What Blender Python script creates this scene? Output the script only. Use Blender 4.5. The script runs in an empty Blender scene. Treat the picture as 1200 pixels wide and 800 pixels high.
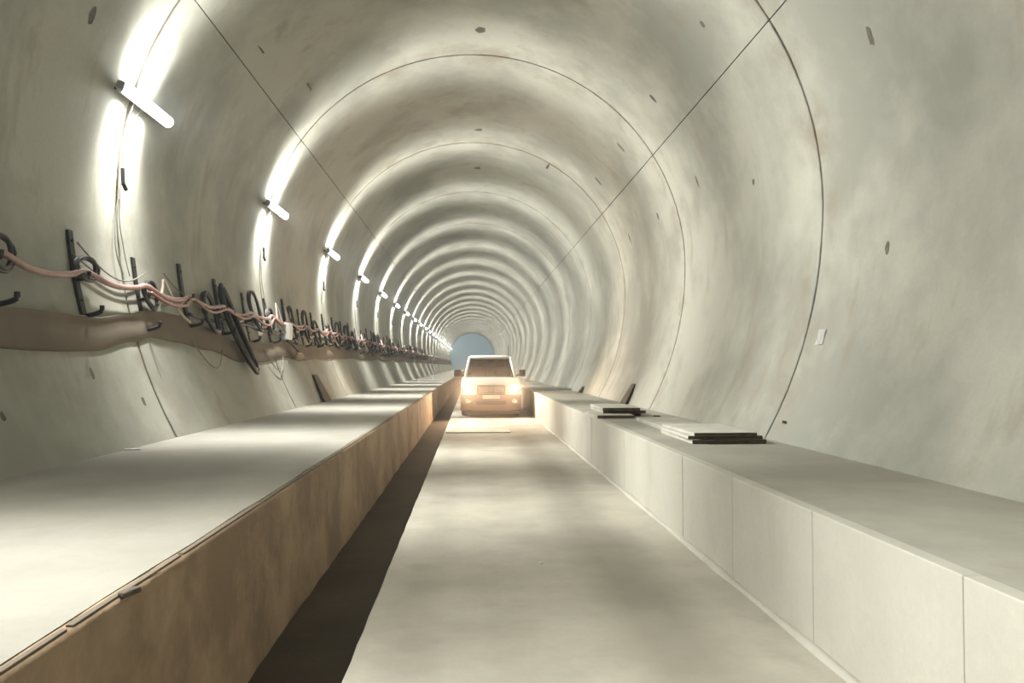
import bpy, bmesh, math, random
from mathutils import Vector, Matrix, Quaternion
random.seed(7)
C = bpy.context.scene.collection
PI = math.pi

# ---------------------------------------------------------------- camera, world, exposure
S = 1.1
H = 1.562            # camera height above the roadway
F = 900.0            # focal length in pixels of a 1200 px wide frame
cd = bpy.data.cameras.new('camera'); cam = bpy.data.objects.new('camera', cd); C.objects.link(cam)
bpy.context.scene.camera = cam
cd.sensor_width = 36.0; cd.lens = 36.0*F/1200.0; cd.clip_start = 0.05; cd.clip_end = 600
YAW, PITCH = -math.atan(47/F), math.atan(28/F)
cam.location = (0, 0, H); cam.rotation_euler = (PI/2+PITCH, 0, YAW)

world = bpy.data.worlds.new('World'); bpy.context.scene.world = world
world.use_nodes = True
bgn = world.node_tree.nodes['Background']
bgn.inputs['Color'].default_value = (0.47, 0.63, 0.65, 1); bgn.inputs['Strength'].default_value = 0.52
vs = bpy.context.scene.view_settings
vs.view_transform = 'Standard'; vs.look = 'None'; vs.gamma = 1.0; vs.use_curve_mapping = False
vs.exposure = 0.0
LAMP = 30.0
BEAM_W = 1650.0; BEAM_N = 9.0
#         # emission strength of the tube lamps
HAZE = 0.0022

# ---------------------------------------------------------------- tunnel section
R = 3.87; CX = 0.017*R; CZ = H + 0.475*R; R2 = 1.4*R
PITCHL = 5.585; OFF = 0.503
def joint(n): return (n+OFF)*PITCHL
N0, N1 = -5, 24
YS, YE = joint(N0), joint(N1)
def sec_side(z, side, off=0.0):
    """inner wall point at height z (world) on side -1/+1, offset inwards, with inward normal"""
    dz = z-CZ
    if dz >= 0:
        a = math.asin(min(1, dz/R)); n = Vector((-side*math.cos(a), 0, -math.sin(a)))
        p = Vector((CX+side*R*math.cos(a), 0, z))
    else:
        a = math.asin(max(-1, dz/R2)); n = Vector((-side*math.cos(a), 0, -math.sin(a)))
        p = Vector((CX+side*(R-R2+R2*math.cos(a)), 0, z))
    return p+n*off, n
def wall(y, h, off, side=-1):
    """point by the wall at distance y, height h above the camera"""
    p, n = sec_side(H+h, side, off); return Vector((p.x, y, p.z))
camM = cam.rotation_euler.to_matrix()
def ray(px, py):
    d = camM @ Vector(((px-600)/F, -(py-400)/F, -1)); return d.normalized()
def hit_lining(px, py):
    d = ray(px, py); o = Vector((0, 0, H)); t = 0.5
    def inside(p):
        dx, dz = p.x-CX, p.z-CZ
        if dz >= 0: return math.hypot(dx, dz) < R
        return abs(dx) < R-R2+math.sqrt(R2*R2-dz*dz)
    while inside(o+d*t) and t < 300: t += 0.02
    a, b_ = t-0.02, t
    for _ in range(20):
        t = (a+b_)/2
        if inside(o+d*t): a = t
        else: b_ = t
    p = o+d*a
    if p.z >= CZ:
        n = Vector((CX-p.x, 0, CZ-p.z)).normalized()
    else:
        n = sec_side(p.z, 1 if p.x > 0 else -1)[1]
    return p, n
def hit_z(px, py, z):
    d = ray(px, py); t = (z-H)/d.z; return Vector((0, 0, H))+d*t

# ---------------------------------------------------------------- materials
def mat(name): 
    m = bpy.data.materials.new(name); m.use_nodes = True
    return m, m.node_tree, m.node_tree.nodes['Principled BSDF']
def N(nt, t, **kw):
    n = nt.nodes.new(t)
    for k, v in kw.items(): setattr(n, k, v)
    return n
def mixc(nt, fac, a, b, blend='MIX'):
    m = N(nt, 'ShaderNodeMix', data_type='RGBA', blend_type=blend)
    for s, v in ((0, fac), (6, a), (7, b)):
        if isinstance(v, (tuple, list)): m.inputs[s].default_value = (*v, 1)
        elif isinstance(v, (int, float)): m.inputs[s].default_value = v
        else: nt.links.new(v, m.inputs[s])
    return m.outputs[2]
def noise(nt, vec, scale, detail=4, rough=0.55, stretch=None):
    if stretch:
        mp = N(nt, 'ShaderNodeMapping'); mp.inputs['Scale'].default_value = stretch
        nt.links.new(vec, mp.inputs['Vector']); vec = mp.outputs[0]
    n = N(nt, 'ShaderNodeTexNoise'); n.inputs['Scale'].default_value = scale
    n.inputs['Detail'].default_value = detail; n.inputs['Roughness'].default_value = rough
    nt.links.new(vec, n.inputs['Vector']); return n.outputs['Fac']
def ramp(nt, fac, a, b, lo=0.0, hi=1.0):
    m = N(nt, 'ShaderNodeMapRange'); m.clamp = True
    nt.links.new(fac, m.inputs[0])
    for i, v in enumerate((a, b, lo, hi)): m.inputs[i+1].default_value = v
    return m.outputs[0]
def math_(nt, op, a, b=0.0):
    m = N(nt, 'ShaderNodeMath', operation=op)
    for i, v in enumerate((a, b)):
        if isinstance(v, (int, float)): m.inputs[i].default_value = v
        else: nt.links.new(v, m.inputs[i])
    return m.outputs[0]
def bump(nt, b, h, strength, dist):
    n = N(nt, 'ShaderNodeBump'); n.inputs['Strength'].default_value = strength; n.inputs['Distance'].default_value = dist
    nt.links.new(h, n.inputs['Height']); nt.links.new(n.outputs[0], b.inputs['Normal'])

def concrete(name, base, dark, brown, stain=0.5, blotch=0.42, joints=False, track=False, rough=0.8, bstr=0.25):
    m, nt, b = mat(name)
    P = N(nt, 'ShaderNodeNewGeometry').outputs['Position']
    big = noise(nt, P, blotch, 6, 0.62)
    streak = noise(nt, P, 1.1, 6, 0.65, (1.4, 1.4, 0.35))
    fine = noise(nt, P, 26, 4, 0.7)
    c = mixc(nt, ramp(nt, big, 0.42, 0.60), base, dark)
    c = mixc(nt, ramp(nt, streak, 0.56, 0.74, 0, stain), c, brown)
    if joints:
        sep = N(nt, 'ShaderNodeSeparateXYZ'); nt.links.new(P, sep.inputs[0])
        u = math_(nt, 'MODULO', math_(nt, 'ADD', sep.outputs['Y'], PITCHL*(40.5-OFF)), PITCHL)
        d = math_(nt, 'ABSOLUTE', math_(nt, 'SUBTRACT', u, PITCHL/2))      # distance to nearest joint
        w = noise(nt, P, 1.7, 5, 0.7)
        near = math_(nt, 'MULTIPLY', ramp(nt, d, 0.0, 0.75, 1, 0), ramp(nt, w, 0.47, 0.66))
        c = mixc(nt, math_(nt, 'MULTIPLY', near, 0.85), c, brown)
        rim = math_(nt, 'MULTIPLY', ramp(nt, d, 0.012, 0.05, 1, 0), ramp(nt, noise(nt, P, 5, 3), 0.35, 0.6, 0.15, 1))
        c = mixc(nt, math_(nt, 'MULTIPLY', rim, 0.6), c, (0.11, 0.10, 0.075))
        # pale repair patches
        pl = noise(nt, P, 0.9, 3, 0.5, (1, 0.8, 1))
        c = mixc(nt, ramp(nt, pl, 0.60, 0.72, 0, 0.4), c, (0.43, 0.42, 0.36))
    if track:
        sep = N(nt, 'ShaderNodeSeparateXYZ'); nt.links.new(P, sep.inputs[0])
        wob = math_(nt, 'MULTIPLY', math_(nt, 'SUBTRACT', noise(nt, P, 0.35, 3), 0.5), 0.5)
        for cx_, wd, s_ in ((1.12, 0.34, 0.66), (-0.33, 0.18, 0.22)):
            x = math_(nt, 'ABSOLUTE', math_(nt, 'SUBTRACT', math_(nt, 'ADD', sep.outputs['X'], wob), cx_))
            t = ramp(nt, x, wd*0.35, wd*1.25, s_, 0)
            t = math_(nt, 'MULTIPLY', t, ramp(nt, noise(nt, P, 0.5, 4, 0.6), 0.3, 0.62, 0.5, 1))
            c = mixc(nt, t, c, (0.15, 0.135, 0.105))
        tr = noise(nt, P, 1.4, 5, 0.7, (0.5, 3.2, 1))
        c = mixc(nt, ramp(nt, tr, 0.5, 0.75, 0, 0.2), c, dark)
    c = mixc(nt, ramp(nt, fine, 0.3, 0.75, 0, 0.22), c, tuple(v*0.62 for v in base))
    nt.links.new(c, b.inputs['Base Color']); b.inputs['Roughness'].default_value = rough
    b.inputs['Specular IOR Level'].default_value = 0.3
    hsum = math_(nt, 'ADD', math_(nt, 'MULTIPLY', fine, 0.35), math_(nt, 'MULTIPLY', streak, 1.0))
    bump(nt, b, hsum, bstr, 0.02)
    return m
def plain(name, col, rough=0.5, metal=0.0, var=0.25, scale=9.0, col2=None, bs=0.15):
    m, nt, b = mat(name)
    P = N(nt, 'ShaderNodeTexCoord').outputs['Object']
    n = noise(nt, P, scale, 4, 0.6)
    c2 = col2 or tuple(v*(1-var) for v in col)
    nt.links.new(mixc(nt, ramp(nt, n, 0.35, 0.68), col, c2), b.inputs['Base Color'])
    b.inputs['Roughness'].default_value = rough; b.inputs['Metallic'].default_value = metal
    if bs: bump(nt, b, n, bs, 0.01)
    return m
def emit(name, col, s):
    m, nt, b = mat(name); nt.nodes.remove(b)
    e = N(nt, 'ShaderNodeEmission'); e.inputs[0].default_value = (*col, 1); e.inputs[1].default_value = s
    nt.links.new(e.outputs[0], nt.nodes['Material Output'].inputs[0]); return m

M = {}
M['lining'] = concrete('lining concrete', (0.37, 0.365, 0.308), (0.25, 0.252, 0.215), (0.225, 0.19, 0.14), 0.75, joints=True)
M['road'] = concrete('road concrete', (0.45, 0.425, 0.355), (0.32, 0.30, 0.25), (0.22, 0.19, 0.14), 0.35, track=True)
M['deck'] = concrete('walkway concrete', (0.33, 0.315, 0.27), (0.245, 0.235, 0.20), (0.34, 0.29, 0.21), 0.35)
M['deckr'] = concrete('dulled walkway concrete', (0.36, 0.35, 0.295), (0.27, 0.26, 0.22), (0.24, 0.20, 0.15), 0.35)  # right deck duller than the kerb, grazing light put into the colour
M['kerb'] = concrete('kerb concrete', (0.47, 0.455, 0.39), (0.39, 0.375, 0.32), (0.30, 0.26, 0.20), 0.4)
M['kerbl'] = concrete('stained kerb concrete', (0.33, 0.235, 0.150), (0.19, 0.130, 0.082), (0.13, 0.088, 0.06), 0.45, bstr=0.5, blotch=1.5)
M['mud'] = concrete('dark muddy channel', (0.060, 0.047, 0.034), (0.036, 0.028, 0.021), (0.10, 0.075, 0.05), 0.5, rough=0.7)
M['filler'] = concrete('joint filler', (0.16, 0.14, 0.11), (0.10, 0.09, 0.07), (0.08, 0.06, 0.04), 0.5)
M['pocket'] = plain('dark pocket', (0.06, 0.055, 0.045), 0.9, col2=(0.14, 0.12, 0.09))
M['steel'] = plain('dark bracket steel', (0.028, 0.030, 0.030), 0.55, 0.3)
M['black'] = plain('black rubber', (0.022, 0.024, 0.024), 0.5)
M['red'] = plain('red cable sheath', (0.27, 0.135, 0.12), 0.5, col2=(0.38, 0.27, 0.235), scale=3)
M['dred'] = plain('dark red cable sheath', (0.20, 0.07, 0.06), 0.45, col2=(0.27, 0.16, 0.13), scale=3)
M['beige'] = plain('beige cable sheath', (0.52, 0.45, 0.37), 0.5, col2=(0.40, 0.31, 0.25), scale=3)
M['grey'] = plain('grey wire', (0.20, 0.19, 0.17), 0.6)
M['duct'] = plain('brown sheath band', (0.12, 0.095, 0.068), 0.85, col2=(0.16, 0.13, 0.095), scale=1.3, bs=0.4)
M['white'] = plain('white plastic', (0.72, 0.72, 0.70), 0.5, var=0.12)
M['board'] = plain('pale board face', (0.47, 0.455, 0.39), 0.75, var=0.25, scale=4)
M['edge'] = plain('dark board and shaded end', (0.050, 0.040, 0.028), 0.85, col2=(0.10, 0.08, 0.055), scale=14)  # brown of the dark boards, also the shade coloured onto stacked board ends
M['housing'] = plain('grey lamp housing', (0.30, 0.31, 0.31), 0.45, var=0.15)
M['tube'] = emit('lit diffuser', (0.93, 0.98, 1.0), LAMP)
M['paint'] = plain('cream vehicle paint', (0.80, 0.77, 0.71), 0.28, var=0.08, scale=1.5, bs=0)
M['plastic'] = plain('black trim plastic', (0.035, 0.03, 0.03), 0.5)
M['grille'] = plain('dark grille', (0.03, 0.02, 0.016), 0.4)
M['bumper'] = plain('dark brown bumper', (0.20, 0.135, 0.105), 0.6, scale=3)  # darker and browner than the body paint
M['chrome'] = plain('chrome', (0.75, 0.75, 0.75), 0.15, 1.0, var=0.05, bs=0)
M['seat'] = plain('seat fabric', (0.12, 0.09, 0.07), 0.9)
M['beam'] = emit('lit headlamp', (1.0, 0.84, 0.62), 38.0)
M['fog'] = emit('lit indicator', (1.0, 0.42, 0.10), 3.5)
m, nt, b = mat('windscreen glass'); b.inputs['Base Color'].default_value = (0.62, 0.62, 0.56, 1)
b.inputs['Transmission Weight'].default_value = 1.0; b.inputs['Roughness'].default_value = 0.03; b.inputs['IOR'].default_value = 1.3
M['glass'] = m
m = m.copy(); m.name = 'tinted rear glass'; m.node_tree.nodes['Principled BSDF'].inputs['Base Color'].default_value = (0.12, 0.11, 0.09, 1); M['dglass'] = m

# ---------------------------------------------------------------- helpers
def obj(name, bm, m, parent=None, smooth=False):
    me = bpy.data.meshes.new(name)
    bm.normal_update(); bm.to_mesh(me); bm.free()
    for mm in (m if isinstance(m, (list, tuple)) else [m]): me.materials.append(M[mm])
    if smooth: me.polygons.foreach_set('use_smooth', [True]*len(me.polygons))
    o = bpy.data.objects.new(name, me); C.objects.link(o)
    if parent: o.parent = parent; o.matrix_parent_inverse = parent.matrix_basis.inverted()
    return o
def inst(o, name, loc, parent=None, rot=None):
    c = o.copy(); C.objects.link(c); c.location = loc
    if rot is not None: c.rotation_euler = rot
    if parent: c.parent = parent; c.matrix_parent_inverse = Matrix()
    return c
def tag(o, label, cat, group=None):
    o['label'] = label; o['category'] = cat
    if group: o['group'] = group
    return o
def thing(name, label, cat, loc=(0, 0, 0), group=None, rz=0):
    o = bpy.data.objects.new(name, None); C.objects.link(o); o.location = loc; o.rotation_euler = (0, 0, rz)
    o.empty_display_size = 0.2
    bpy.context.view_layer.update()
    return tag(o, label, cat, group)
def struct(name):
    o = bpy.data.objects.new(name, None); C.objects.link(o); o['kind'] = 'structure'; return o
def box(bm, x0, x1, y0, y1, z0, z1, bev=0.0, mi=None):
    r = bmesh.ops.create_cube(bm, size=1); vs_ = r['verts']
    for v in vs_:
        v.co = Vector(((x0+x1)/2+v.co.x*(x1-x0), (y0+y1)/2+v.co.y*(y1-y0), (z0+z1)/2+v.co.z*(z1-z0)))
    if bev:
        es = list({e for v in vs_ for e in v.link_edges})
        bmesh.ops.bevel(bm, geom=es, offset=bev, segments=2, affect='EDGES', profile=0.5)
    return bm
def tube(bm, pts, r, n=8, closed=False, cap=True, flat=None):
    """tube along points; flat=(normal fn) not used"""
    rings = []; k = len(pts); up = Vector((0.31, 0.12, 0.94)).normalized()
    for i, p in enumerate(pts):
        a = pts[(i-1) % k] if (i > 0 or closed) else pts[0]
        b_ = pts[(i+1) % k] if (i < k-1 or closed) else pts[-1]
        d = (b_-a).normalized()
        u = d.cross(up)
        if u.length < 0.05: u = d.cross(Vector((1, 0, 0)))
        u.normalize(); w = d.cross(u).normalized()
        rr = r[i] if isinstance(r, (list, tuple)) else r
        rings.append([bm.verts.new(p+(u*math.cos(2*PI*j/n)+w*math.sin(2*PI*j/n))*rr) for j in range(n)])
    for i in range(k if closed else k-1):
        A, B = rings[i], rings[(i+1) % k]
        for j in range(n): bm.faces.new((A[j], A[(j+1) % n], B[(j+1) % n], B[j]))
    if cap and not closed:
        bm.faces.new(rings[0][::-1]); bm.faces.new(rings[-1])
    return bm
def smoothpts(P, k=6):
    out = []
    for i in range(len(P)-1):
        p0, p1, p2, p3 = P[max(i-1, 0)], P[i], P[i+1], P[min(i+2, len(P)-1)]
        for j in range(k):
            t = j/k
            out.append(0.5*((2*p1)+(p2-p0)*t+(2*p0-5*p1+4*p2-p3)*t*t+(3*p1-p0-3*p2+p3)*t*t*t))
    out.append(P[-1]); return out
ORD = ['nearest', 'second', 'third', 'fourth', 'fifth', 'sixth', 'seventh', 'eighth', 'ninth', 'tenth', 'eleventh', 'twelfth',
       'thirteenth', 'fourteenth', 'fifteenth', 'sixteenth']

# ---------------------------------------------------------------- the lining: three rows of cast panels
SEAM_L, SEAM_R = PI-math.radians(35.3), math.radians(32.1)
ZLOW = -0.35
def section(part):
    pts = []
    if part in ('left', 'right'):
        s = -1 if part == 'left' else 1
        for i in range(17): 
            z = ZLOW+(CZ-ZLOW)*i/16; p, n = sec_side(z, s); pts.append((p.x, p.z, n.x, n.z))
        a1 = (PI-SEAM_L) if s < 0 else SEAM_R
        for i in range(1, 11):
            a = a1*i/10; pts.append((CX+s*R*math.cos(a), CZ+R*math.sin(a), -s*math.cos(a), -math.sin(a)))
    else:
        for i in range(33):
            a = SEAM_R+(SEAM_L-SEAM_R)*i/32
            pts.append((CX+R*math.cos(a), CZ+R*math.sin(a), -math.cos(a), -math.sin(a)))
    def between(a, b_, d):
        t = d/math.hypot(b_[0]-a[0], b_[1]-a[1]); return tuple(a[i]+(b_[i]-a[i])*t for i in range(4))
    pts.insert(-1, between(pts[-1], pts[-2], 0.03))
    if part == 'crown': pts.insert(1, between(pts[0], pts[1], 0.03))
    return pts
def lining_panel(part, parent):
    sec = section(part); bm = bmesh.new(); T = 0.12
    g = 0.018; ny = 7; rows = []
    # trim half a seam gap off the long edges
    k = len(sec)
    cols = []
    for i, (x, z, nx, nz) in enumerate(sec):
        tx, tz = -nz, nx
        e = 0.0
        if i == 0 and part == 'crown': e = 1
        if i == k-1: e = -1
        if i == k-1 and part == 'left': pass
        j1 = random.uniform(0.0, 0.012); j2 = random.uniform(0.0, 0.012)
        ys = [-g-j1, ] ; y0 = g*0.8+j1; y1 = PITCHL-g*0.8-j2
        # direction of the neighbouring point, to pull seam edges back
        if i == 0: q = sec[1]
        elif i == k-1: q = sec[k-2]
        dx = dz = 0.0
        if (i == 0 and part == 'crown') or i == k-1:
            d = Vector((q[0]-x, q[1]-z)).normalized()*0.0075; dx, dz = d.x, d.y
        col = [bm.verts.new((x+dx-nx*0.02, y0-0.004, z+dz-nz*0.02)), ]
        for y, wob in ((y0, -.004), (y0+.02, 0), (y0+.3, 0), (PITCHL*.3, -.001), (PITCHL*.7, -.001), (y1-.3, 0), (y1-.02, 0), (y1, -.004)):
            col.append(bm.verts.new((x+dx+nx*wob, y, z+dz+nz*wob)))
        col.append(bm.verts.new((x+dx-nx*0.02, y1+0.004, z+dz-nz*0.02)))
        col = [bm.verts.new((x+dx-nx*T, y0, z+dz-nz*T))]+col+[bm.verts.new((x+dx-nx*T, y1, z+dz-nz*T))]
        cols.append(col)
    for i in range(k-1):
        for j in range(len(cols[0])-1):
            bm.faces.new((cols[i][j], cols[i][j+1], cols[i+1][j+1], cols[i+1][j]))
        bm.faces.new((cols[i][-1], cols[i][0], cols[i+1][0], cols[i+1][-1]))
    bm.faces.new(cols[0]); bm.faces.new(cols[-1][::-1])
    bmesh.ops.recalc_face_normals(bm, faces=bm.faces)
    return obj('lining_panel', bm, 'lining', parent)
def shade(o):
    flat = set()
    for p in o.data.polygons:
        if len(p.vertices) > 4 or abs(p.normal.y) > 0.3: flat.update(tuple(sorted(k)) for k in p.edge_keys)
    for e in o.data.edges:
        if tuple(sorted(e.vertices)) in flat: e.use_edge_sharp = True
    o.data.polygons.foreach_set('use_smooth', [len(p.vertices) == 4 and abs(p.normal.y) < 0.3 for p in o.data.polygons])
wl, wr, cl = struct('wall_left'), struct('wall_right'), struct('ceiling')
for part, par in (('left', wl), ('right', wr), ('crown', cl)):
    proto = None
    for n in range(N0, N1):
        if (n-N0) % 4 == 0 and n < 6 or proto is None:
            proto = lining_panel(part, par); proto.location.y = joint(n)
            shade(proto)
        else: inst(proto, 'lining_panel', (0, joint(n), 0), par)
    # dark filler behind the joints
    sec = section(part); bm = bmesh.new(); prev = None
    for x, z, nx, nz in sec:
        c = [bm.verts.new((x-nx*0.045, y, z-nz*0.045)) for y in (YS, YE)]+[bm.verts.new((x-nx*0.30, y, z-nz*0.30)) for y in (YE, YS)]
        if prev:
            for j in range(4): bm.faces.new((prev[j], prev[(j+1) % 4], c[(j+1) % 4], c[j]))
        else: bm.faces.new(c)
        prev = c
    bm.faces.new(prev[::-1]); bmesh.ops.recalc_face_normals(bm, faces=bm.faces)
    obj('joint_filler', bm, 'filler', par)

# small form-tie pockets and stains of grout on the lining
PK = [(1020,43,9,30,2),(765,115,6,16,2),(728,173,5,17,2),(701,212,5,15,2),(817,213,5,17,2),(738,279,4,15,2),(771,253,5,12,2),
      (823,28,7,12,2),(1040,290,8,22,2),(883,213,6,9,2),(643,195,6,8,1),(563,35,13,6,1),(562,152,12,4,1),
      (560,197,9,4,1),(108,438,7,17,0),(168,470,6,15,0),(3,488,8,14,0),(108,18,10,30,0),(362,103,7,9,1),(305,58,5,9,1)]
for px, py, wpx, hpx, w in PK:
    p, n = hit_lining(px, py); par = (wl, cl, wr)[w]
    sc = p.y/F; t = n.cross(Vector((0, 1, 0))).normalized()
    bm = bmesh.new(); lo, hi = [], []
    a, b_ = wpx*sc*0.5, hpx*sc*0.5
    if w == 1: la, lt = wpx*sc*0.6, hpx*sc*0.8; 
    else: la, lt = wpx*sc*0.7, hpx*sc*0.5
    for i in range(10):
        an = 2*PI*i/10; r = random.uniform(0.75, 1.1)
        if w == 1: q = p+Vector((1, 0, 0))*math.cos(an)*la*r+Vector((0, 1, 0))*math.sin(an)*lt*2*r
        else: q = p+Vector((0, 1, 0))*math.cos(an)*la*r+t*math.sin(an)*lt*r
        lo.append(bm.verts.new(q-n*0.03)); hi.append(bm.verts.new(q*1+n*0.003+(p-q)*0.12))
    for i in range(10): bm.faces.new((lo[i], lo[(i+1) % 10], hi[(i+1) % 10], hi[i]))
    bm.faces.new(hi); bm.faces.new(lo[::-1]); bmesh.ops.recalc_face_normals(bm, faces=bm.faces)
    obj('grout_pocket', bm, 'pocket', par)

# ---------------------------------------------------------------- roadway, channel, walkways
XK_R = 1.71*S; ZK_R = H-0.735*S       # right walkway: edge and top
XK_L = -1.055*S; ZK_L = H-0.70*S      # left walkway
XC = -0.584*S                          # right edge of the dark channel
fl = struct('floor')
bm = bmesh.new(); box(bm, XK_L-0.3, XC-0.0, YS, YE+1, -0.30, -0.045)
obj('channel_bed', bm, 'mud', fl)
bm = bmesh.new(); box(bm, XC+0.012, XK_R+0.3, YS, YE+1, -0.30, -0.03); obj('road_base', bm, 'filler', fl)
proto = None
for n in range(N0, N1):
    y = joint(n)+0.9
    if proto is None:
        bm = bmesh.new(); x0, x1 = XC, XK_R+0.015; ny = 24; top, bot = [], []
        ly = [0.004+(PITCHL-0.008)*j/ny for j in range(ny+1)]
        for yy in ly:
            je = random.uniform(-0.003, 0.003)
            top.append([bm.verts.new((x, yy, z)) for x, z in ((x0+je, -0.012), (x0+je+0.012, 0.0), (0.0, 0.002), (0.9, 0.003), (x1, 0.0))])
            bot.append([bm.verts.new((x0, yy, -0.2)), bm.verts.new((x1, yy, -0.2))])
        for j in range(ny):
            for i in range(4): bm.faces.new((top[j][i], top[j][i+1], top[j+1][i+1], top[j+1][i]))
            bm.faces.new((bot[j][0], top[j][0], top[j+1][0], bot[j+1][0])); bm.faces.new((top[j][4], bot[j][1], bot[j+1][1], top[j+1][4]))
            bm.faces.new((bot[j][1], bot[j][0], bot[j+1][0], bot[j+1][1]))
        bm.faces.new((*top[0][::-1], bot[0][0], bot[0][1])); bm.faces.new((*top[-1], bot[-1][1], bot[-1][0]))
        bmesh.ops.recalc_face_normals(bm, faces=bm.faces)
        proto = obj('road_slab', bm, 'road', fl); proto.location.y = y
    else: inst(proto, 'road_slab', (0, y, 0), fl)
# left walkway
wkl = struct('walkway_left')
xw = sec_side(ZK_L, -1)[0].x
bm = bmesh.new(); prev = None; ny = 420
for j in range(ny+1):
    y = YS+(YE-YS)*j/ny
    a = random.uniform(-1, 1)
    xe = XK_L-0.055+0.006*a
    ring = [(xw-0.1, -0.25), (xw-0.1, ZK_L+0.004), (xw+0.05, ZK_L+0.002), ((xw+XK_L)/2, ZK_L+0.004*math.sin(y*1.3)), (xe, ZK_L), (xe, -0.25)]
    ring = [bm.verts.new((x, y, z)) for x, z in ring]
    if prev:
        for i in range(6): bm.faces.new((prev[i], prev[(i+1) % 6], ring[(i+1) % 6], ring[i]))
    else: bm.faces.new(ring[::-1])
    prev = ring
bm.faces.new(prev); bmesh.ops.recalc_face_normals(bm, faces=bm.faces)
obj('walkway_deck', bm, 'deck', wkl)
bm = bmesh.new(); prev = None; ny = 900
for j in range(ny+1):
    y = YS+(YE-YS)*(j/ny)
    a = random.uniform(-1, 1)*0.006; c_ = 0.003*math.sin(y*0.9)+random.uniform(-0.004, 0.004)
    ring = [(XK_L-0.07, -0.22), (XK_L-0.07, ZK_L-0.012), (XK_L-0.055, ZK_L-0.004+a*0.4), (XK_L-0.012+a, ZK_L-0.006), (XK_L+a*0.5, ZK_L-0.03+a),
            (XK_L+c_*0.4, ZK_L-0.3), (XK_L+0.012+c_, 0.10), (XK_L+0.025+c_*2, -0.02), (XK_L+0.035, -0.22)]
    ring = [bm.verts.new((x, y, z)) for x, z in ring]
    if prev:
        L = len(ring)
        for i in range(L): bm.faces.new((prev[i], prev[(i+1) % L], ring[(i+1) % L], ring[i]))
    else: bm.faces.new(ring[::-1])
    prev = ring
bm.faces.new(prev); bmesh.ops.recalc_face_normals(bm, faces=bm.faces)
o = obj('kerb_face', bm, 'kerbl', wkl, True)
# pale nosing strip on the left kerb
bm = bmesh.new(); y = YS; 
while y < 90:
    y2 = y+random.uniform(0.5, 1.5)
    if random.random() < 0.85:
        box(bm, XK_L-0.040+random.uniform(-.006, .006), XK_L-0.018, y, min(y2, 90)-random.uniform(0.005, 0.05), ZK_L-0.02, ZK_L+0.002, 0.002)
    y = y2
o = obj('kerb_nosing', bm, 'duct', wkl); o['kind'] = 'stuff'
# right walkway
wkr = struct('walkway_right')
xw = sec_side(ZK_R, 1)[0].x
bm = bmesh.new(); box(bm, XK_R+0.06, xw+0.1, YS, YE, -0.25, ZK_R-0.0)
obj('walkway_deck', bm, 'deckr', wkr)
PN = 1.31; y = 0.26; proto = None
ys = []; y = 2.88-PN*3
while y < 42: ys.append(y); y += PN
for y in ys:
    if proto is None:
        bm = bmesh.new(); box(bm, XK_R, XK_R+0.085, 0.003, PN-0.003, -0.2, ZK_R+0.003, 0.006)
        proto = obj('kerb_panel', bm, 'kerb', wkr); proto.location.y = y
    else: inst(proto, 'kerb_panel', (random.uniform(-0.002, 0.002), y, 0), wkr)
bm = bmesh.new(); box(bm, XK_R, XK_R+0.085, ys[-1]+PN, YE, -0.2, ZK_R+0.003)
box(bm, XK_R, XK_R+0.085, YS, ys[0], -0.2, ZK_R+0.003); obj('kerb_run', bm, 'kerb', wkr)
bm = bmesh.new(); prev = None
for j in range(300):                                   # mortar fillet at the foot of the right kerb
    y = YS+(YE-YS)*j/299; r = random.uniform(0.015, 0.04)
    ring = [bm.verts.new((x, y, z)) for x, z in ((XK_R+0.01, -0.05), (XK_R+0.01, r*1.3), (XK_R-r, 0.003), (XK_R-r, -0.05))]
    if prev:
        for i in range(4): bm.faces.new((prev[i], prev[(i+1) % 4], ring[(i+1) % 4], ring[i]))
    prev = ring
bmesh.ops.recalc_face_normals(bm, faces=bm.faces); obj('mortar_fillet', bm, 'kerb', wkr, True)
# ground outside the far portal
bm = bmesh.new(); box(bm, -60, 60, YE+1.0, YE+160, -0.5, -0.31)
g_ = obj('ground', bm, 'deck'); g_['kind'] = 'structure'

# ---------------------------------------------------------------- tube lamps
LA = PI-math.asin(0.250/0.958)         # angle of the lamp round the section
LR = 0.958*R
LP = Vector((CX+LR*math.cos(LA), 0, CZ+LR*math.sin(LA)))
inn = Vector((-math.cos(LA), 0, -math.sin(LA))); upt = Vector((inn.z, 0, -inn.x)); 
if upt.z < 0: upt = -upt
def lamp_local(bm, a0, a1, b0, b1, y0, y1, bev=0.008):   # a along inward normal, b along wall tangent
    box(bm, a0, a1, y0, y1, b0, b1, bev)
    return bm
Mlamp = Matrix(((inn.x, 0, upt.x), (0, 1, 0), (inn.z, 0, upt.z)))
def lbuild(fn, name, m, parent, smooth=False):
    bm = bmesh.new(); fn(bm)
    for v in bm.verts: v.co = Mlamp @ v.co
    return obj(name, bm, m, parent, smooth)
def diff(bm):
    n = 10; rings = []
    for y in (-0.56, -0.555, 0.555, 0.56):
        rr = 0.062 if abs(y) < 0.558 else 0.05
        rings.append([bm.verts.new((0.012+rr*0.95*math.cos(-1.75+3.5*i/n), y, rr*math.sin(-1.75+3.5*i/n))) for i in range(n+1)])
    for a, b_ in zip(rings, rings[1:]):
        for i in range(n): bm.faces.new((a[i], a[i+1], b_[i+1], b_[i]))
        bm.faces.new((a[n], a[0], b_[0], b_[n]))
    bm.faces.new(rings[0][::-1]); bm.faces.new(rings[-1]); bmesh.ops.recalc_face_normals(bm, faces=bm.faces)
lamps = []
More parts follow.
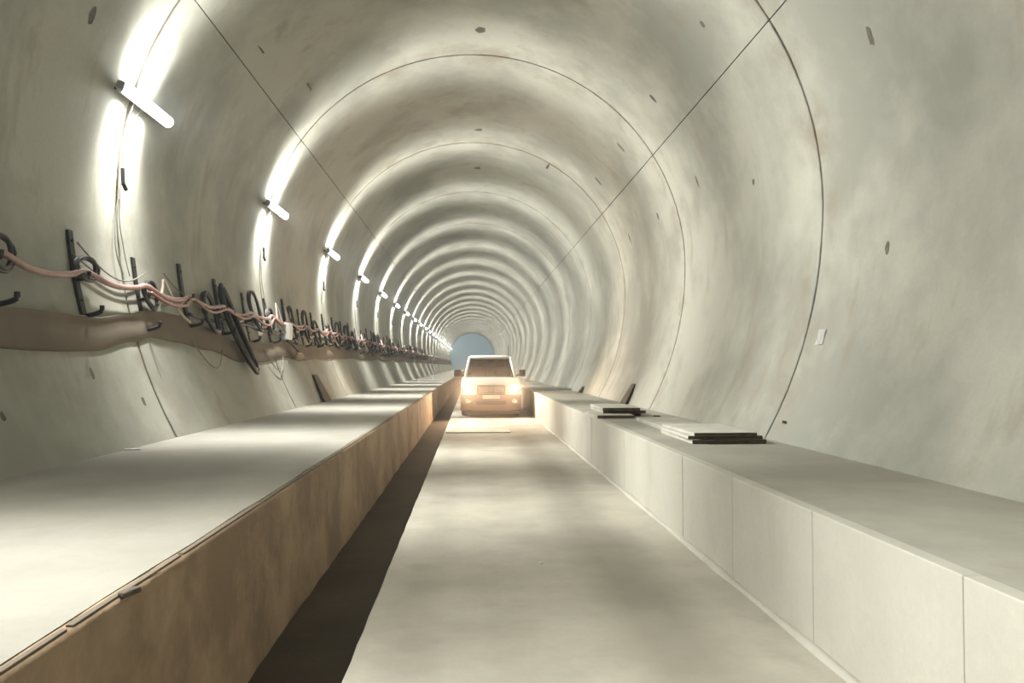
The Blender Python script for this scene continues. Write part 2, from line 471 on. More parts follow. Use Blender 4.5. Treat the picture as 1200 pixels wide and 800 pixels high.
def make_lamp():
    t = thing('tube_lamp', '', 'lamp')
    t.location = (0, 0, 0)
    lbuild(lambda bm: lamp_local(bm, -0.055, 0.008, -0.055, 0.055, -0.58, 0.58), 'housing', 'housing', t)
    lbuild(diff, 'diffuser', 'tube', t, True)
    for s in (-1, 1):
        lbuild(lambda bm: lamp_local(bm, -0.05, 0.03, -0.045, 0.045, s*0.59-0.028, s*0.59+0.028, 0.012), 'end_cap', 'housing', t)
        lbuild(lambda bm: (lamp_local(bm, -0.165, -0.05, -0.012, 0.012, s*0.4-0.02, s*0.4+0.02, 0.003)), 'wall_bracket', 'steel', t)
    return t
def beam_light():
    ld = bpy.data.lights.new('light_source', 'POINT'); ld.energy = BEAM_W; ld.color = (1.0, 1.0, 0.955); ld.shadow_soft_size = 0.05
    ld.use_nodes = True; nt = ld.node_tree; e = nt.nodes['Emission']
    tc = N(nt, 'ShaderNodeTexCoord'); sp_ = N(nt, 'ShaderNodeSeparateXYZ'); nt.links.new(tc.outputs['Normal'], sp_.inputs[0])
    y2 = math_(nt, 'MULTIPLY', sp_.outputs['Y'], sp_.outputs['Y'])
    f = math_(nt, 'POWER', math_(nt, 'MAXIMUM', math_(nt, 'SUBTRACT', 1.0, y2), 0.0), BEAM_N)
    dp = N(nt, 'ShaderNodeVectorMath', operation='DOT_PRODUCT'); nt.links.new(tc.outputs['Normal'], dp.inputs[0]); dp.inputs[1].default_value = inn
    g = math_(nt, 'ADD', math_(nt, 'MULTIPLY', math_(nt, 'POWER', math_(nt, 'MAXIMUM', dp.outputs['Value'], 0.0), 1.4), 0.80), 0.25)
    nt.links.new(math_(nt, 'MULTIPLY', math_(nt, 'ADD', f, 0.008), g), e.inputs['Strength']); return ld
BL = beam_light()
proto = make_lamp()
for s in (-1, 1):      # lamp output shaped to fan out across the tunnel, little goes along it
    lo = bpy.data.objects.new('light_source', BL); C.objects.link(lo); lo.parent = proto; lo.location = Vector((inn.x, s*0.30, inn.z))*1.0
    lo.location = (inn.x*0.11, s*0.22, inn.z*0.11)
kids = list(proto.children)
for n in range(-2, N1):
    near = 1 <= n
    c = proto if n == -2 else proto.copy()
    if c is not proto:
        C.objects.link(c)
        for k in kids:
            d = k.copy(); C.objects.link(d); d.parent = c
    c.location = (LP.x, joint(n)+0.02, LP.z)
    if n < 1: tag(c, 'lit tube lamp on the left wall beside or behind the viewpoint, outside the frame', 'lamp', 'tube lamps along the left wall')
    elif n <= 12: tag(c, 'lit tube lamp on the left wall, %s from the viewpoint' % ORD[n-1], 'lamp', 'tube lamps along the left wall')
    else: tag(c, 'tiny lit tube lamp merging into the bright line near the far portal', 'lamp', 'tube lamps along the left wall')
    if 1 <= n <= 9:     # feed wires with a plug
        L = []; y0 = joint(n)
        hs = H
        for dy, rr in ((-0.10, 0.007), (0.03, 0.006)):
            P = [Vector((LP.x, y0+dy*1.5, LP.z))-inn*0.05]
            hh = LP.z-H
            for h, oy, of in ((hh-0.35, dy, 0.05), (hh-0.75, dy*0.2, 0.05), (1.6, dy*0.6-0.05, 0.03), (1.2, dy*1.5-0.03, 0.04), (0.95, dy+0.02, 0.05)):
                P.append(wall(y0+oy+random.uniform(-.02, .02), h, of))
            w = obj('feed_wire', tube(bmesh.new(), [q-c.location for q in smoothpts(P)], rr, 6), 'grey')
            w.parent = c; L.append(w)
        hh = LP.z-H-0.75
        p = [wall(y0-0.02, hh+0.06, 0.055), wall(y0, hh-0.10, 0.06), wall(y0+0.06, hh-0.16, 0.07)]
        q = obj('plug', tube(bmesh.new(), [v-c.location for v in p], 0.022, 8), 'black'); q.parent = L[1]

# ---------------------------------------------------------------- brown band along the left wall
CTRL = [(-20,.30),(4,.27),(6,.28),(7.4,.29),(8.3,.39),(8.8,.46),(9.6,.44),(10.5,.36),(11.8,.20),(13.2,.22),(14.7,.30),(16.5,.26),(18,.30),(20,.33),(22,.35),(25,.34)]
def band_h(y):
    if y > 25: return 0.34+0.03*math.sin(y*1.13)
    for (a, ha), (b_, hb) in zip(CTRL, CTRL[1:]):
        if a <= y <= b_:
            t = (y-a)/(b_-a); t = t*t*(3-2*t); return ha+(hb-ha)*t
    return 0.34
bm = bmesh.new(); prev = None; y = -20
while y < YE-0.5:
    h = band_h(y); hw = 0.155+0.012*math.sin(y*2.1)
    prof = [(-hw, -0.012), (-hw, 0.010), (-hw+0.02, 0.028), (0, 0.034+0.008*math.sin(y*3.3)), (hw-0.04, 0.03), (hw-0.012, 0.055), (hw, 0.05), (hw+0.006, -0.012)]
    ring = [bm.verts.new(wall(y, h+a, o_)) for a, o_ in prof]
    if prev:
        L = len(ring)
        for i in range(L): bm.faces.new((prev[i], prev[(i+1) % L], ring[(i+1) % L], ring[i]))
    else: bm.faces.new(ring)
    prev = ring; y += 0.12 if y < 30 else 0.5
bm.faces.new(prev); bmesh.ops.recalc_face_normals(bm, faces=bm.faces)
tag(obj('sheathing_band', bm, 'duct', None, True), 'long sagging brown band fixed along the left wall below the cables', 'band')

# ---------------------------------------------------------------- cable brackets
BS = 1.34; by0 = 6.0
brk = [by0+BS*i for i in range(0, 42)]
def bracket_mesh(h0, h1, w=0.06):
    bm = bmesh.new(); prev = None; k = 10
    for i in range(k+1):
        h = h0+(h1-h0)*i/k
        ring = [bm.verts.new(wall(0+dy, h, o_)) for dy, o_ in ((-w/2, -0.004), (-w/2, 0.03), (w/2, 0.03), (w/2, -0.004))]
        if prev:
            for j in range(4): bm.faces.new((prev[j], prev[(j+1) % 4], ring[(j+1) % 4], ring[j]))
        else: bm.faces.new(ring)
        prev = ring
    bm.faces.new(prev); bmesh.ops.recalc_face_normals(bm, faces=bm.faces); return bm
def bracket(label):
    t = thing('cable_bracket', label, 'bracket')
    obj('bar', bracket_mesh(0.44, 1.26, 0.08), 'steel', t)
    for h, rr, L in ((0.46, 0.022, 0.20), (0.80, 0.018, 0.15)):
        P = [wall(0, h, 0.01), wall(0, h-0.01, L*0.5), wall(0, h, L*0.9), wall(0, h+0.05, L)]
        obj('hook', tube(bmesh.new(), smoothpts(P, 4), rr, 7), 'steel', t, True)
    for h in (0.6, 1.16):
        bm = bmesh.new(); p = wall(0, h, 0.028); q = wall(0, h, 0.045); tube(bm, [p, q], 0.013, 6); obj('bolt', bm, 'steel', t)
    return t
G = 'cable brackets along the left wall'
b0 = bracket(''); kids = list(b0.children)
for i, y in enumerate(brk):
    c = b0 if i == 0 else b0.copy()
    if i:
        C.objects.link(c)
        for k in kids: d = k.copy(); C.objects.link(d); d.parent = c
    c.location = (0, y, random.uniform(-0.09, 0.05) if i > 1 else 0)
    if i < 14: tag(c, 'dark steel cable bracket upright on the left wall, %s from the viewpoint' % ORD[i], 'bracket', G)
    else: tag(c, 'tiny dark cable bracket in the crowded far stretch of the left wall', 'bracket', G)

# ---------------------------------------------------------------- cables hung on the brackets
def run(name, h, sag, off, r, m, label, y0=-3.0, y1=None, jit=0.03, zig=0.0, ph=0):
    y1 = y1 or YE-4; P = []
    allb = [by0+BS*i for i in range(-6, int((YE-by0)/BS))]
    for i, y in enumerate(allb):
        if y < y0 or y > y1: continue
        hh = h+random.uniform(-jit, jit)+(zig if (i+ph) % 3 == 0 else 0)
        P.append(wall(y, hh, off+random.uniform(0, 0.02)))
        s = sag*random.uniform(0.6, 1.4)
        for f, q in ((0.3, 0.85), (0.55, 1.0), (0.8, 0.6)):
            P.append(wall(y+BS*f, hh-s*q, off+random.uniform(0, 0.025)))
    bm = tube(bmesh.new(), smoothpts(P, 4), r, 7)
    return tag(obj(name, bm, m, None, True), label, 'cable')
run('cable', 0.845, 0.075, 0.10, 0.030, 'red', 'thick pinkish red cable sagging from bracket to bracket on the left wall, topmost and longest')
run('cable', 0.795, 0.10, 0.14, 0.020, 'dred', 'darker thin red cable just under the thick pink one', 7.5)
run('cable', 0.80, 0.15, 0.06, 0.018, 'beige', 'beige cable sagging deepest among the red ones, with raised loops at every third bracket', 8.4, None, 0.04, 0.10)
run('cable', 0.66, 0.07, 0.05, 0.020, 'black', 'black cable running lowest on the bracket feet', 9.0, None, 0.05)
# drooping loops of black cable at the brackets
LBL = ['short', 'small', 'narrow', 'oval']
def loop(y, htop, hbot, wid, tilt, turns, r, m='black', off=0.10):
    P = []; n = 18*turns
    for i in range(n):
        a = 2*PI*i/18; k = i//18
        h = (htop+hbot)/2+(htop-hbot)/2*math.cos(a)*(1-0.05*(k % 3))+0.012*math.sin(k*2.2)
        P.append(wall(y+wid/2*math.sin(a)*(1-0.1*(k % 2))+tilt*math.cos(a)*-0.5+0.02*math.sin(k*1.9+a), h, off+0.02*k/turns+0.012*math.sin(a*2+k)))
    return tube(bmesh.new(), P, r, 6, closed=True)
GL = 'black cable loops on the brackets'
for i, y in enumerate(brk):
    if i == 0: spec = [(0.05, 0.98, 0.70, 0.35, 0, 2, 0.02)]
    elif i == 1: spec = [(0.06, 0.99, 0.78, 0.40, 0.0, 2, 0.022)]
    elif i == 2: spec = [(0.12, 0.92, 0.60, 0.34, 0.0, 2, 0.018)]
    elif i == 3: spec = [(0.70, 0.98, 0.42, 0.45, 0.15, 4, 0.022)]
    elif i == 4: spec = []
    elif i == 5: spec = [(0.35, 1.22, 0.55, 0.5, 0.3, 2, 0.022)]
    else: spec = [(random.uniform(-.2, .3), random.uniform(.85, 1.2), random.uniform(.3, .55), random.uniform(.3, .6), random.uniform(-.2, .3), 2, 0.022)]
    for s in spec:
        o = obj('cable_loop', loop(y+s[0], *s[1:]), 'black', None, True)
        if i < 14: tag(o, 'black cable loop hanging at the %s bracket of the left wall from the viewpoint' % ORD[i], 'cable', GL)
        else: tag(o, 'tiny black cable loop on the crowded far brackets of the left wall', 'cable', GL)
tag(obj('cable_coil', loop(11.75, 1.16, -0.16, 0.40, 0.75, 6, 0.028), 'black', None, True),
    'big long coil of black cable hanging down past the brown band', 'coil')
# raised pale loops near the lit joints and short hanging wires
GP = 'pale cable loops at the lit joints'
for i, (y, ht, hb, w) in enumerate([(9.3, 1.0, .62, .62), (14.6, 1.15, .62, .5), (15.3, 1.1, .55, .3), (20.0, 1.0, .6, .5), (25.6, 1.0, .6, .6), (31.2, 1., .6, .6)]):
    bm = bmesh.new()
    P = [wall(y-w*.6, hb+.05, .12), wall(y-w*.2, ht-.12, .10), wall(y, ht, .08), wall(y+w*.15, ht-.15, .1), wall(y+w*.3, hb, .13), wall(y+w*.7, hb-.12, .14)]
    tube(bm, smoothpts(P, 5), 0.017, 6)
    tag(obj('pale_cable', bm, 'beige', None, True), 'raised pale cable loop crossing the red cables, %s from the viewpoint' % ORD[i], 'cable', GP)
for y0_, y1_, h0_, dip, lab in ((9.9, 11.0, 0.30, 0.30, 'thin dark wire drooping in a U below the brown band left of the big coil'),
                           (13.2, 14.4, 0.25, 0.32, 'thin dark wire drooping below the brown band right of the big coil'),
                           (7.4, 8.9, 1.15, 0.22, 'thin wire drooping above the pink cable beside the nearest lit joint'),
                           (7.3, 9.0, 1.02, 0.16, 'second thin wire drooping lower, above the pink cable near the nearest lit joint'),
                           (9.4, 11.0, 1.10, 0.20, 'thin wire drooping right of the nearest lit joint')):
    P = [wall(y0_+(y1_-y0_)*i/6, h0_-dip*math.sin(PI*i/6)-0.1*i/6, .05) for i in range(7)]
    tag(obj('thin_wire', tube(bmesh.new(), smoothpts(P, 4), 0.008, 6), 'grey', None, True), lab, 'wire')
# pale box and round fitting by the second joint
t = thing('junction_box', 'pale plastic junction box among the cables beside the second lit joint', 'box')
p = wall(14.9, 0.62, 0.13)
bm = bmesh.new(); box(bm, p.x-.07, p.x+.07, p.y-.14, p.y+.14, p.z-.16, p.z+.16, .012); obj('body', bm, 'white', t)
bm = bmesh.new(); box(bm, p.x+.068, p.x+.082, p.y-.12, p.y+.12, p.z-.14, p.z+.14, .005); obj('lid', bm, 'white', t)
bm = bmesh.new(); box(bm, p.x-.17, p.x-.065, p.y-.04, p.y+.04, p.z-.03, p.z+.03, .004); obj('wall_mount', bm, 'steel', t)
t = thing('hanging_fitting', 'small round brown fitting hanging on a black strap under the pale box', 'fitting')
p = wall(15.35, 0.13, 0.13)
bm = bmesh.new(); tube(bm, [p+Vector((0, -.05, 0)), p+Vector((0, -.035, 0)), p+Vector((0, .05, 0)), p+Vector((0, .06, 0))], [.07, .09, .09, .06], 14)
obj('drum', bm, 'kerbl', t, True)
obj('strap', tube(bmesh.new(), smoothpts([p+Vector((0, 0, .08)), wall(15.15, .35, .12), wall(14.85, .44, .10)], 4), .016, 6), 'black', t)

# ---------------------------------------------------------------- loose things on the walkways
def board(x0, x1, y0, y1, z0, h, rz, label, group=None, front='edge', name='board'):
    bm = bmesh.new(); cx_, cy_ = (x0+x1)/2, (y0+y1)/2
    box(bm, x0-cx_, x1-cx_, y0-cy_, y1-cy_, 0, h, min(.004, h*.15))
    bm.normal_update()
    o = obj(name, bm, ['board', front])
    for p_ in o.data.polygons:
        if p_.normal.y < -0.7: p_.material_index = 1  # near ends only: their shade is put into the colour
    o.location = (cx_, cy_, z0); o.rotation_euler.z = rz
    return tag(o, label, 'board', group)
zt = ZK_R+0.001
g1, g2 = 'boards stacked nearest on the right walkway', 'boards stacked farther on the right walkway'
sx = S
board(2.05*S, 2.76*S, 7.1*S, 8.25*S, zt, .045, .01, 'pale board with shade-toned end, lowest of the nearest stack on the right walkway', g1)
board(2.03*S, 2.74*S, 7.12*S, 8.2*S, zt+.046, .035, -.012, 'pale board with shade-toned end, second lowest of the nearest stack on the right walkway', g1)
board(2.06*S, 2.66*S, 7.08*S, 8.22*S, zt+.082, .035, .015, 'pale board with shade-toned end, topmost of the nearest stack on the right walkway', g1)
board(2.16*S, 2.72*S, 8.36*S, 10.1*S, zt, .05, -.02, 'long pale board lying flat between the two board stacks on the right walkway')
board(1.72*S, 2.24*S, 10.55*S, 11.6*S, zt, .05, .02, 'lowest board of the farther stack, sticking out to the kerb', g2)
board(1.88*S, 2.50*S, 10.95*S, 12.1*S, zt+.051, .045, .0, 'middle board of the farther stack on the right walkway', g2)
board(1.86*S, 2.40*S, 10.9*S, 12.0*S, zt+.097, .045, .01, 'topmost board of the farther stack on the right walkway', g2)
# the farther pair rests on a support
bm = bmesh.new(); box(bm, 2.30*S, 2.46*S, 11.1*S, 11.9*S, zt, zt+.05, .004)
tag(obj('batten', bm, 'edge'), 'short dark batten propping up the farther board stack', 'batten')
def leaning(px0, py0, px1, py1, zbase, side, w, label, m='edge'):
    p = hit_z(px0, py0, zbase); hh = (py0-py1)*p.y/F
    base, n = sec_side(zbase, side, 0.07); top, n2 = sec_side(zbase+hh, side, 0.012)
    yb = p.y; bm = bmesh.new()
    A = [Vector((base.x, yb-w/2, zbase)), Vector((base.x, yb+w/2, zbase)), Vector((top.x, yb+w*.45, top.z)), Vector((top.x, yb-w*.05, top.z))]
    n_ = Vector((-side*0.9, 0, 0.25)).normalized()*0.022
    vs_ = [bm.verts.new(v) for v in A]+[bm.verts.new(v+n_) for v in A]
    for f in ((3, 2, 1, 0), (4, 5, 6, 7), (0, 1, 5, 4), (1, 2, 6, 5), (2, 3, 7, 6), (3, 0, 4, 7)): bm.faces.new([vs_[i] for i in f])
    bmesh.ops.recalc_face_normals(bm, faces=bm.faces)
    return tag(obj('leaning_board', bm, m), label, 'board')
leaning(383, 470, 370, 440, ZK_L+.004, -1, 0.75, 'dark board leaning against the foot of the left wall')
leaning(731, 473, 738, 450, ZK_R, 1, 0.55, 'dark pointed board leaning against the right wall behind the board stacks')
leaning(668, 460, 668, 453, ZK_R, 1, 0.5, 'small dark board at the foot of the right wall near the vehicle')
def chip(px, py, z, l, w, h, rz, m, label, name='debris', cat='debris'):
    p = hit_z(px, py, z); bm = bmesh.new(); box(bm, -l/2, l/2, -w/2, w/2, 0, h, h*.25)
    for v in bm.verts: v.co.x += random.uniform(-.1, .1)*h; v.co.y += random.uniform(-.1, .1)*h
    o = obj(name, bm, m); o.location = (p.x, p.y, z); o.rotation_euler.z = rz; return tag(o, label, cat)
chip(143, 527, ZK_L+.004, .33, .022, .012, -.05, 'white', 'white stick lying at the foot of the left wall', 'stick', 'stick')
chip(152, 697, ZK_L-.004, .03, .08, .02, -.3, 'edge', 'dark chip lying on the edge of the left walkway')
chip(770, 488, ZK_R, .10, .05, .02, .1, 'edge', 'dark chip beside the farther board stack on the right walkway')
chip(634, 660, .003, .022, .022, .012, .3, 'white', 'tiny white chip lying in the middle of the roadway')
chip(560, 505.5, .003, 1.50, .75, .02, 0.0, 'board', 'pale flat sheet lying across the roadway in front of the vehicle', 'flat_sheet', 'sheet')
# paper note and rag on the right wall
for (px, py, w, h, m, nm, lb, ct) in ((963, 395, .16, .17, 'white', 'paper_note', 'small white paper note stuck low on the right wall', 'paper'),
                                  (920, 495, .10, .03, 'edge', 'wall_clip', 'little dark clip low on the right wall above the nearest boards', 'clip')):
    p, n = hit_lining(px, py); t_ = n.cross(Vector((0, 1, 0))).normalized(); bm = bmesh.new()
    n_ = 6; g = [[bm.verts.new(p+Vector((0, 1, 0))*(w*(i/n_-.5))+t_*(h*(j/n_-.5))+n*(.014+.003*math.sin(i*1.3+j))) for i in range(n_+1)] for j in range(n_+1)]
    for j in range(n_):
        for i in range(n_): bm.faces.new((g[j][i], g[j][i+1], g[j+1][i+1], g[j+1][i]))
    r = bmesh.ops.solidify(bm, geom=bm.faces[:], thickness=.006); bmesh.ops.recalc_face_normals(bm, faces=bm.faces)
    tag(obj(nm, bm, m), lb, ct)

# ---------------------------------------------------------------- the oncoming vehicle
YC = 23.2
car = thing('pickup_truck', 'cream white pickup truck driving towards the viewer with both headlights lit', 'vehicle', (0.585, YC, 0))
def cobj(name, bm, m, smooth=False, parent=None, bevel=0.0):
    me_o = obj(name, bm, m, None, smooth); me_o.parent = parent or car; 
    if bevel:
        md = me_o.modifiers.new('b', 'BEVEL'); md.width = bevel; md.segments = 2; md.limit_method = 'ANGLE'
    return me_o
HW = 0.92
def side_poly():
    P = [(0.02, 0.34), (-0.02, 0.50), (0.0, 0.72), (0.04, 0.93), (0.12, 1.02), (0.4, 1.09), (0.8, 1.15), (1.22, 1.20),
         (2.2, 1.20), (3.45, 1.20), (3.46, 1.20), (5.0, 1.18), (5.08, 1.10), (5.10, 0.55), (5.05, 0.40), (4.50, 0.36)]
    for i in range(9): a = PI*i/8; P.append((4.06+0.42*math.cos(a), 0.36+0.42*math.sin(a)))
    P += [(3.5, 0.34), (1.55, 0.34)]
    for i in range(9): a = PI*i/8; P.append((0.98+0.42*math.cos(a), 0.36+0.42*math.sin(a)))
    P += [(0.50, 0.30)]
    return P
sp = side_poly(); bm = bmesh.new(); cols = []
xs = [-1, -.97, -.86, -.6, -.3, 0, .3, .6, .86, .97, 1]
for xf in xs:
    col = []
    for y, z in sp:
        yy = y+(0.20*abs(xf)**3.5 if y < 0.9 and y < 1.3 else 0)*(1-max(0, y)/0.9 if y < 0.9 else 0)
        x = xf*HW
        zz = z
        if z > 1.0: zz = z-0.05*abs(xf)**6; 
        if abs(xf) == 1: x *= (0.985 if z > 1.0 or z < 0.4 else 1)
        col.append(bm.verts.new((x, yy, zz)))
    cols.append(col)
K = len(sp)
for a, b_ in zip(cols, cols[1:]):
    for j in range(K): bm.faces.new((a[j], a[(j+1) % K], b_[(j+1) % K], b_[j]))
bm.faces.new(cols[0][::-1]); bm.faces.new(cols[-1]); bmesh.ops.recalc_face_normals(bm, faces=bm.faces)
cobj('body', bm, 'paint', True, bevel=0.02)
car.children[0].data.polygons.foreach_set('use_smooth', [abs(p.normal.x) < 0.5 for p in car.children[0].data.polygons])
# cabin
zb, ztp = 1.18, 1.80
Cb = {'fl': (-.80, 1.20), 'fr': (.80, 1.20), 'rl': (-.82, 3.42), 'rr': (.82, 3.42)}
Ct = {'fl': (-.66, 1.86), 'fr': (.66, 1.86), 'rl': (-.67, 3.25), 'rr': (.67, 3.25)}
def pb(k): return Vector((*Cb[k], zb))
def pt(k): return Vector((*Ct[k], ztp))
for k in Cb: cobj('pillar', tube(bmesh.new(), [pb(k)-Vector((0, 0, .05)), pt(k)+Vector((0, 0, .02))], [.055, .045], 8), 'paint', True)
for s in 'lr':
    mb = (pb('f'+s)+pb('r'+s))/2+Vector((0, .0, 0)); mt = (pt('f'+s)+pt('r'+s))/2
    cobj('pillar', tube(bmesh.new(), [mb, mt], .045, 8), 'plastic', True)
bm = bmesh.new(); rr = []
for z, g, bow in ((ztp-.03, .02, 0), (ztp+.03, .035, 0), (ztp+.075, -.02, .0), (ztp+.095, -.16, 0)):
    x, y0, y1 = .67+g, 1.83-g, 3.27+g; c_ = .14
    pts = [(-x+c_, y0), (-x*.5, y0-.03), (0, y0-.045), (x*.5, y0-.03), (x-c_, y0), (x-.04, y0+.05), (x, y0+c_), (x, y1-c_), (x-c_, y1), (-x+c_, y1), (-x, y1-c_), (-x, y0+c_), (-x+.04, y0+.05)]
    rr.append([bm.verts.new((a, b_, z)) for a, b_ in pts])
for a, b_ in zip(rr, rr[1:]):
    for j in range(len(a)): bm.faces.new((a[j], a[(j+1) % len(a)], b_[(j+1) % len(a)], b_[j]))
bm.faces.new(rr[0][::-1]); bm.faces.new(rr[-1]); bmesh.ops.recalc_face_normals(bm, faces=bm.faces); cobj('roof', bm, 'paint', True)
def pane(name, A, th=.006, gm='glass'):
    bm = bmesh.new(); n = (A[1]-A[0]).cross(A[2]-A[0]).normalized()*th
    vs_ = [bm.verts.new(v) for v in A]+[bm.verts.new(v+n) for v in A]
    for f in ((3, 2, 1, 0), (4, 5, 6, 7), (0, 1, 5, 4), (1, 2, 6, 5), (2, 3, 7, 6), (3, 0, 4, 7)): bm.faces.new([vs_[i] for i in f])
    bmesh.ops.recalc_face_normals(bm, faces=bm.faces); return cobj(name, bm, gm)
pane('windscreen', [pb('fl'), pb('fr'), pt('fr'), pt('fl')])
pane('rear_window', [pb('rr'), pb('rl'), pt('rl'), pt('rr')], .006, 'dglass')
pane('side_window', [pb('rl'), pb('fl'), pt('fl'), pt('rl')]); pane('side_window', [pb('fr'), pb('rr'), pt('rr'), pt('fr')])
bm = bmesh.new(); box(bm, -.72, .72, 1.16, 1.24, 1.19, 1.215, .008); cobj('cowl', bm, 'plastic')
for x0 in (-.55, .08):
    cobj('wiper', tube(bmesh.new(), [Vector((x0+.45, 1.215, 1.215)), Vector((x0, 1.235, 1.245))], .009, 6), 'plastic')
# front: grille, bumper, lamps, plate, emblem
bm = bmesh.new(); box(bm, -.43, .43, -.035, .03, .66, .96, .02); gr = cobj('grille', bm, 'grille')
for z in (.73, .79, .845, .90):
    for sx_ in (-1, 1):
        bm = bmesh.new(); box(bm, min(sx_*.09, sx_*.38), max(sx_*.09, sx_*.38), -.047, -.03, z-.009, z+.009, .003); cobj('grille_bar', bm, 'chrome', parent=gr)
bm = bmesh.new()
P = [Vector((.055*math.cos(2*PI*i/20), -.052, .85+.055*math.sin(2*PI*i/20))) for i in range(20)]
tube(bm, P, .007, 6, closed=True); tube(bm, [Vector((-.03, -.05, .885)), Vector((0, -.05, .815)), Vector((.03, -.05, .885))], .006, 6)
cobj('emblem', bm, 'chrome')
bm = bmesh.new(); rings = []
for xf in (-1, -.9, -.6, 0, .6, .9, 1):
    y = -.10+.24*abs(xf)**3.5
    rings.append([bm.verts.new((xf*.925, y+dy, z)) for dy, z in ((0.02, .19), (0, .26), (-.01, .60), (.03, .68), (.2, .68), (.2, .17))])
for a, b_ in zip(rings, rings[1:]):
    for j in range(6): bm.faces.new((a[j], a[(j+1) % 6], b_[(j+1) % 6], b_[j]))
bm.faces.new(rings[0]); bm.faces.new(rings[-1][::-1]); bmesh.ops.recalc_face_normals(bm, faces=bm.faces)
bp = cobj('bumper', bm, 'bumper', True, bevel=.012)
bm = bmesh.new(); box(bm, -.45, .45, -.118, -.09, .38, .50, .015); cobj('air_intake', bm, 'grille')
bm = bmesh.new(); box(bm, -.26, .26, -.130, -.108, .56, .67, .004); cobj('number_plate', bm, 'white')
bm = bmesh.new(); box(bm, -.86, .86, -.03, .3, .10, .22, .02); cobj('skid_plate', bm, 'plastic')
def ell(cx_, cy_, cz_, a, b_, c_):
    bm = bmesh.new(); bmesh.ops.create_uvsphere(bm, u_segments=20, v_segments=12, radius=1)
    for v in bm.verts: v.co = Vector((cx_+v.co.x*a, cy_+v.co.y*b_, cz_+v.co.z*c_))
    return bm
for s in (-1, 1):
    hl = cobj('headlight', ell(s*.70, .07, .87, .19, .10, .11), 'chrome', True)
    cobj('lamp_lens', ell(s*.71, .0, .87, .125, .05, .085), 'beam', True, parent=hl)
    cobj('indicator', ell(s*.60, -.01, .795, .10, .04, .03), 'fog', True)
    bm = ell(s*.70, -.085, .48, .09, .035, .06); cobj('fog_lamp', bm, 'chrome', True)
    mr = cobj('mirror', box(bmesh.new(), s*1.04-.115, s*1.04+.085 if s > 0 else s*1.04+.115, 1.30, 1.42, 1.21, 1.43, .03), 'plastic', True)
    cobj('mirror_arm', tube(bmesh.new(), [Vector((s*.80, 1.40, 1.22)), Vector((s*.98, 1.37, 1.28))], .025, 8), 'plastic', parent=mr)
    ld = bpy.data.lights.new('headlight_beam', 'SPOT'); ld.energy = 520; ld.color = (1.0, .66, .40); ld.spot_size = math.radians(160); ld.spot_blend = 1.0; ld.shadow_soft_size = .08
    lo = bpy.data.objects.new('headlight_beam', ld); C.objects.link(lo); lo.parent = car; lo.location = (s*.71, -.16, .87)
    lo.rotation_euler = (math.radians(-84), 0, 0)
    for yw in (.98, 4.06):
        bm = bmesh.new(); xs_ = s*.80
        P = [Vector((xs_+dx, yw, .36)) for dx in (-.11, -.10, -.06, .06, .10, .11)]
        tube(bm, P, [.27, .34, .36, .36, .34, .27], 28); w = cobj('wheel', bm, 'black', True)
        bm = bmesh.new(); tube(bm, [Vector((xs_+s*.10, yw, .36)), Vector((xs_+s*.118, yw, .36))], [.22, .20], 18); cobj('rim', bm, 'chrome', parent=w)
    bm = bmesh.new(); bx_ = s*.36; box(bm, bx_-.25, bx_+.25, 2.15, 2.30, .9, 1.48, .05); st = cobj('seat', bm, 'seat', True)
    bm = bmesh.new(); box(bm, bx_-.13, bx_+.13, 2.17, 2.27, 1.50, 1.68, .04); cobj('headrest', bm, 'seat', True, parent=st)
    for yd in (1.32, 2.32):
        bm = bmesh.new(); box(bm, s*.925-.006, s*.925+.012, yd+.75, yd+.90, .98, 1.01, .004); cobj('door_handle', bm, 'plastic')
bm = bmesh.new(); box(bm, -.74, .74, 1.28, 1.62, 1.12, 1.23, .03); cobj('dashboard', bm, 'plastic')
P = [Vector((.36+.19*math.cos(2*PI*i/24), 1.66+.07*math.sin(2*PI*i/24), 1.22+.17*math.sin(2*PI*i/24))) for i in range(24)]
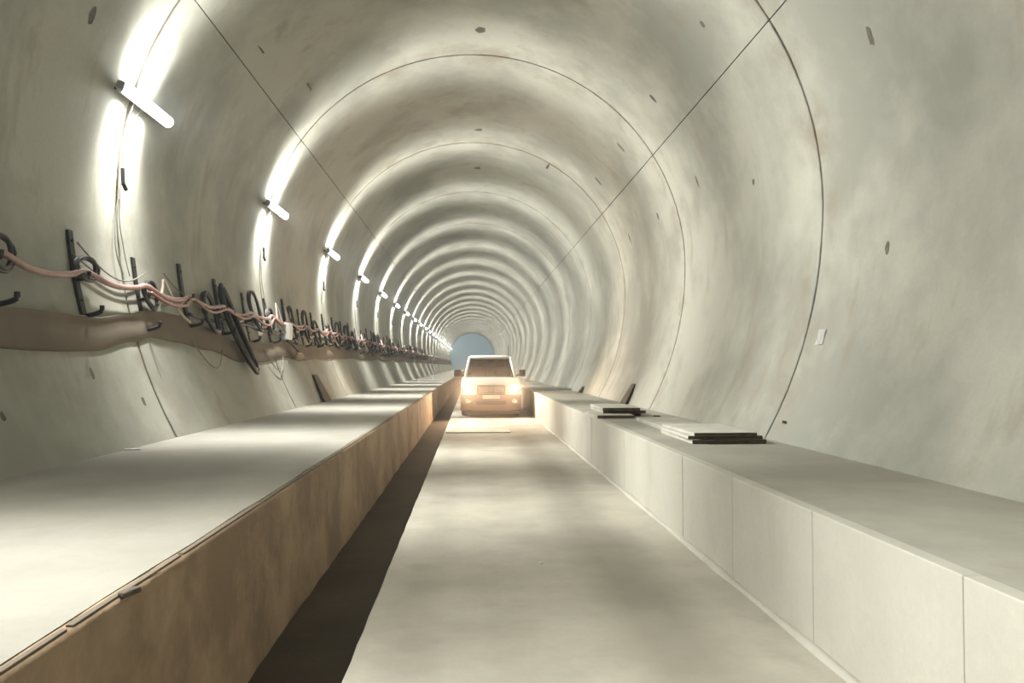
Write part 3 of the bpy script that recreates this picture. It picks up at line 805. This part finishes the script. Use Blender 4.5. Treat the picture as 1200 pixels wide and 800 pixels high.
cobj('steering_wheel', tube(bmesh.new(), P, .014, 6, closed=True), 'plastic')
cobj('rear_view_mirror', box(bmesh.new(), -.11, .11, 1.80, 1.83, 1.66, 1.73, .01), 'plastic')
cobj('antenna', tube(bmesh.new(), [Vector((.60, 1.95, 1.87)), Vector((.62, 2.1, 2.25))], [.012, .006], 6), 'plastic')
bm = bmesh.new(); box(bm, -.85, .85, 3.5, 5.0, 1.165, 1.215, .01); cobj('bed_cover', bm, 'plastic')

# ---------------------------------------------------------------- dusty air
if HAZE > 0:
    m, nt, b = mat('dusty air'); nt.nodes.remove(b)
    v = N(nt, 'ShaderNodeVolumeScatter'); v.inputs['Density'].default_value = HAZE; v.inputs['Anisotropy'].default_value = 0.55
    v.inputs['Color'].default_value = (0.95, 0.97, 1.0, 1)
    nt.links.new(v.outputs[0], nt.nodes['Material Output'].inputs['Volume']); M['air'] = m
    bm = bmesh.new(); box(bm, -5, 5, -8, YE, -.6, 8.5); o = obj('tunnel_haze', bm, 'air')
    o['kind'] = 'structure'
    # denser dust volume added in front of the vehicle for the headlight bloom
    m, nt, b = mat('dust in the headlights'); nt.nodes.remove(b)
    v = N(nt, 'ShaderNodeVolumeScatter'); v.inputs['Anisotropy'].default_value = 0.3; v.inputs['Color'].default_value = (1.0, .93, .85, 1)
    tc = N(nt, 'ShaderNodeTexCoord'); ln = N(nt, 'ShaderNodeVectorMath', operation='LENGTH'); nt.links.new(tc.outputs['Object'], ln.inputs[0])
    nt.links.new(ramp(nt, ln.outputs['Value'], 0.15, 1.0, 0.06, 0.0), v.inputs['Density'])
    nt.links.new(v.outputs[0], nt.nodes['Material Output'].inputs['Volume']); M['glow'] = m
    bm = bmesh.new(); bmesh.ops.create_icosphere(bm, subdivisions=3, radius=1); o = obj('glow_haze', bm, 'glow')
    o.location = (0.45, YC-0.9, 0.75); o.scale = (1.7, 1.9, 1.25); o['kind'] = 'stuff'
    tag(o, 'added haze for the headlight glow right in front of the pickup truck', 'glow')
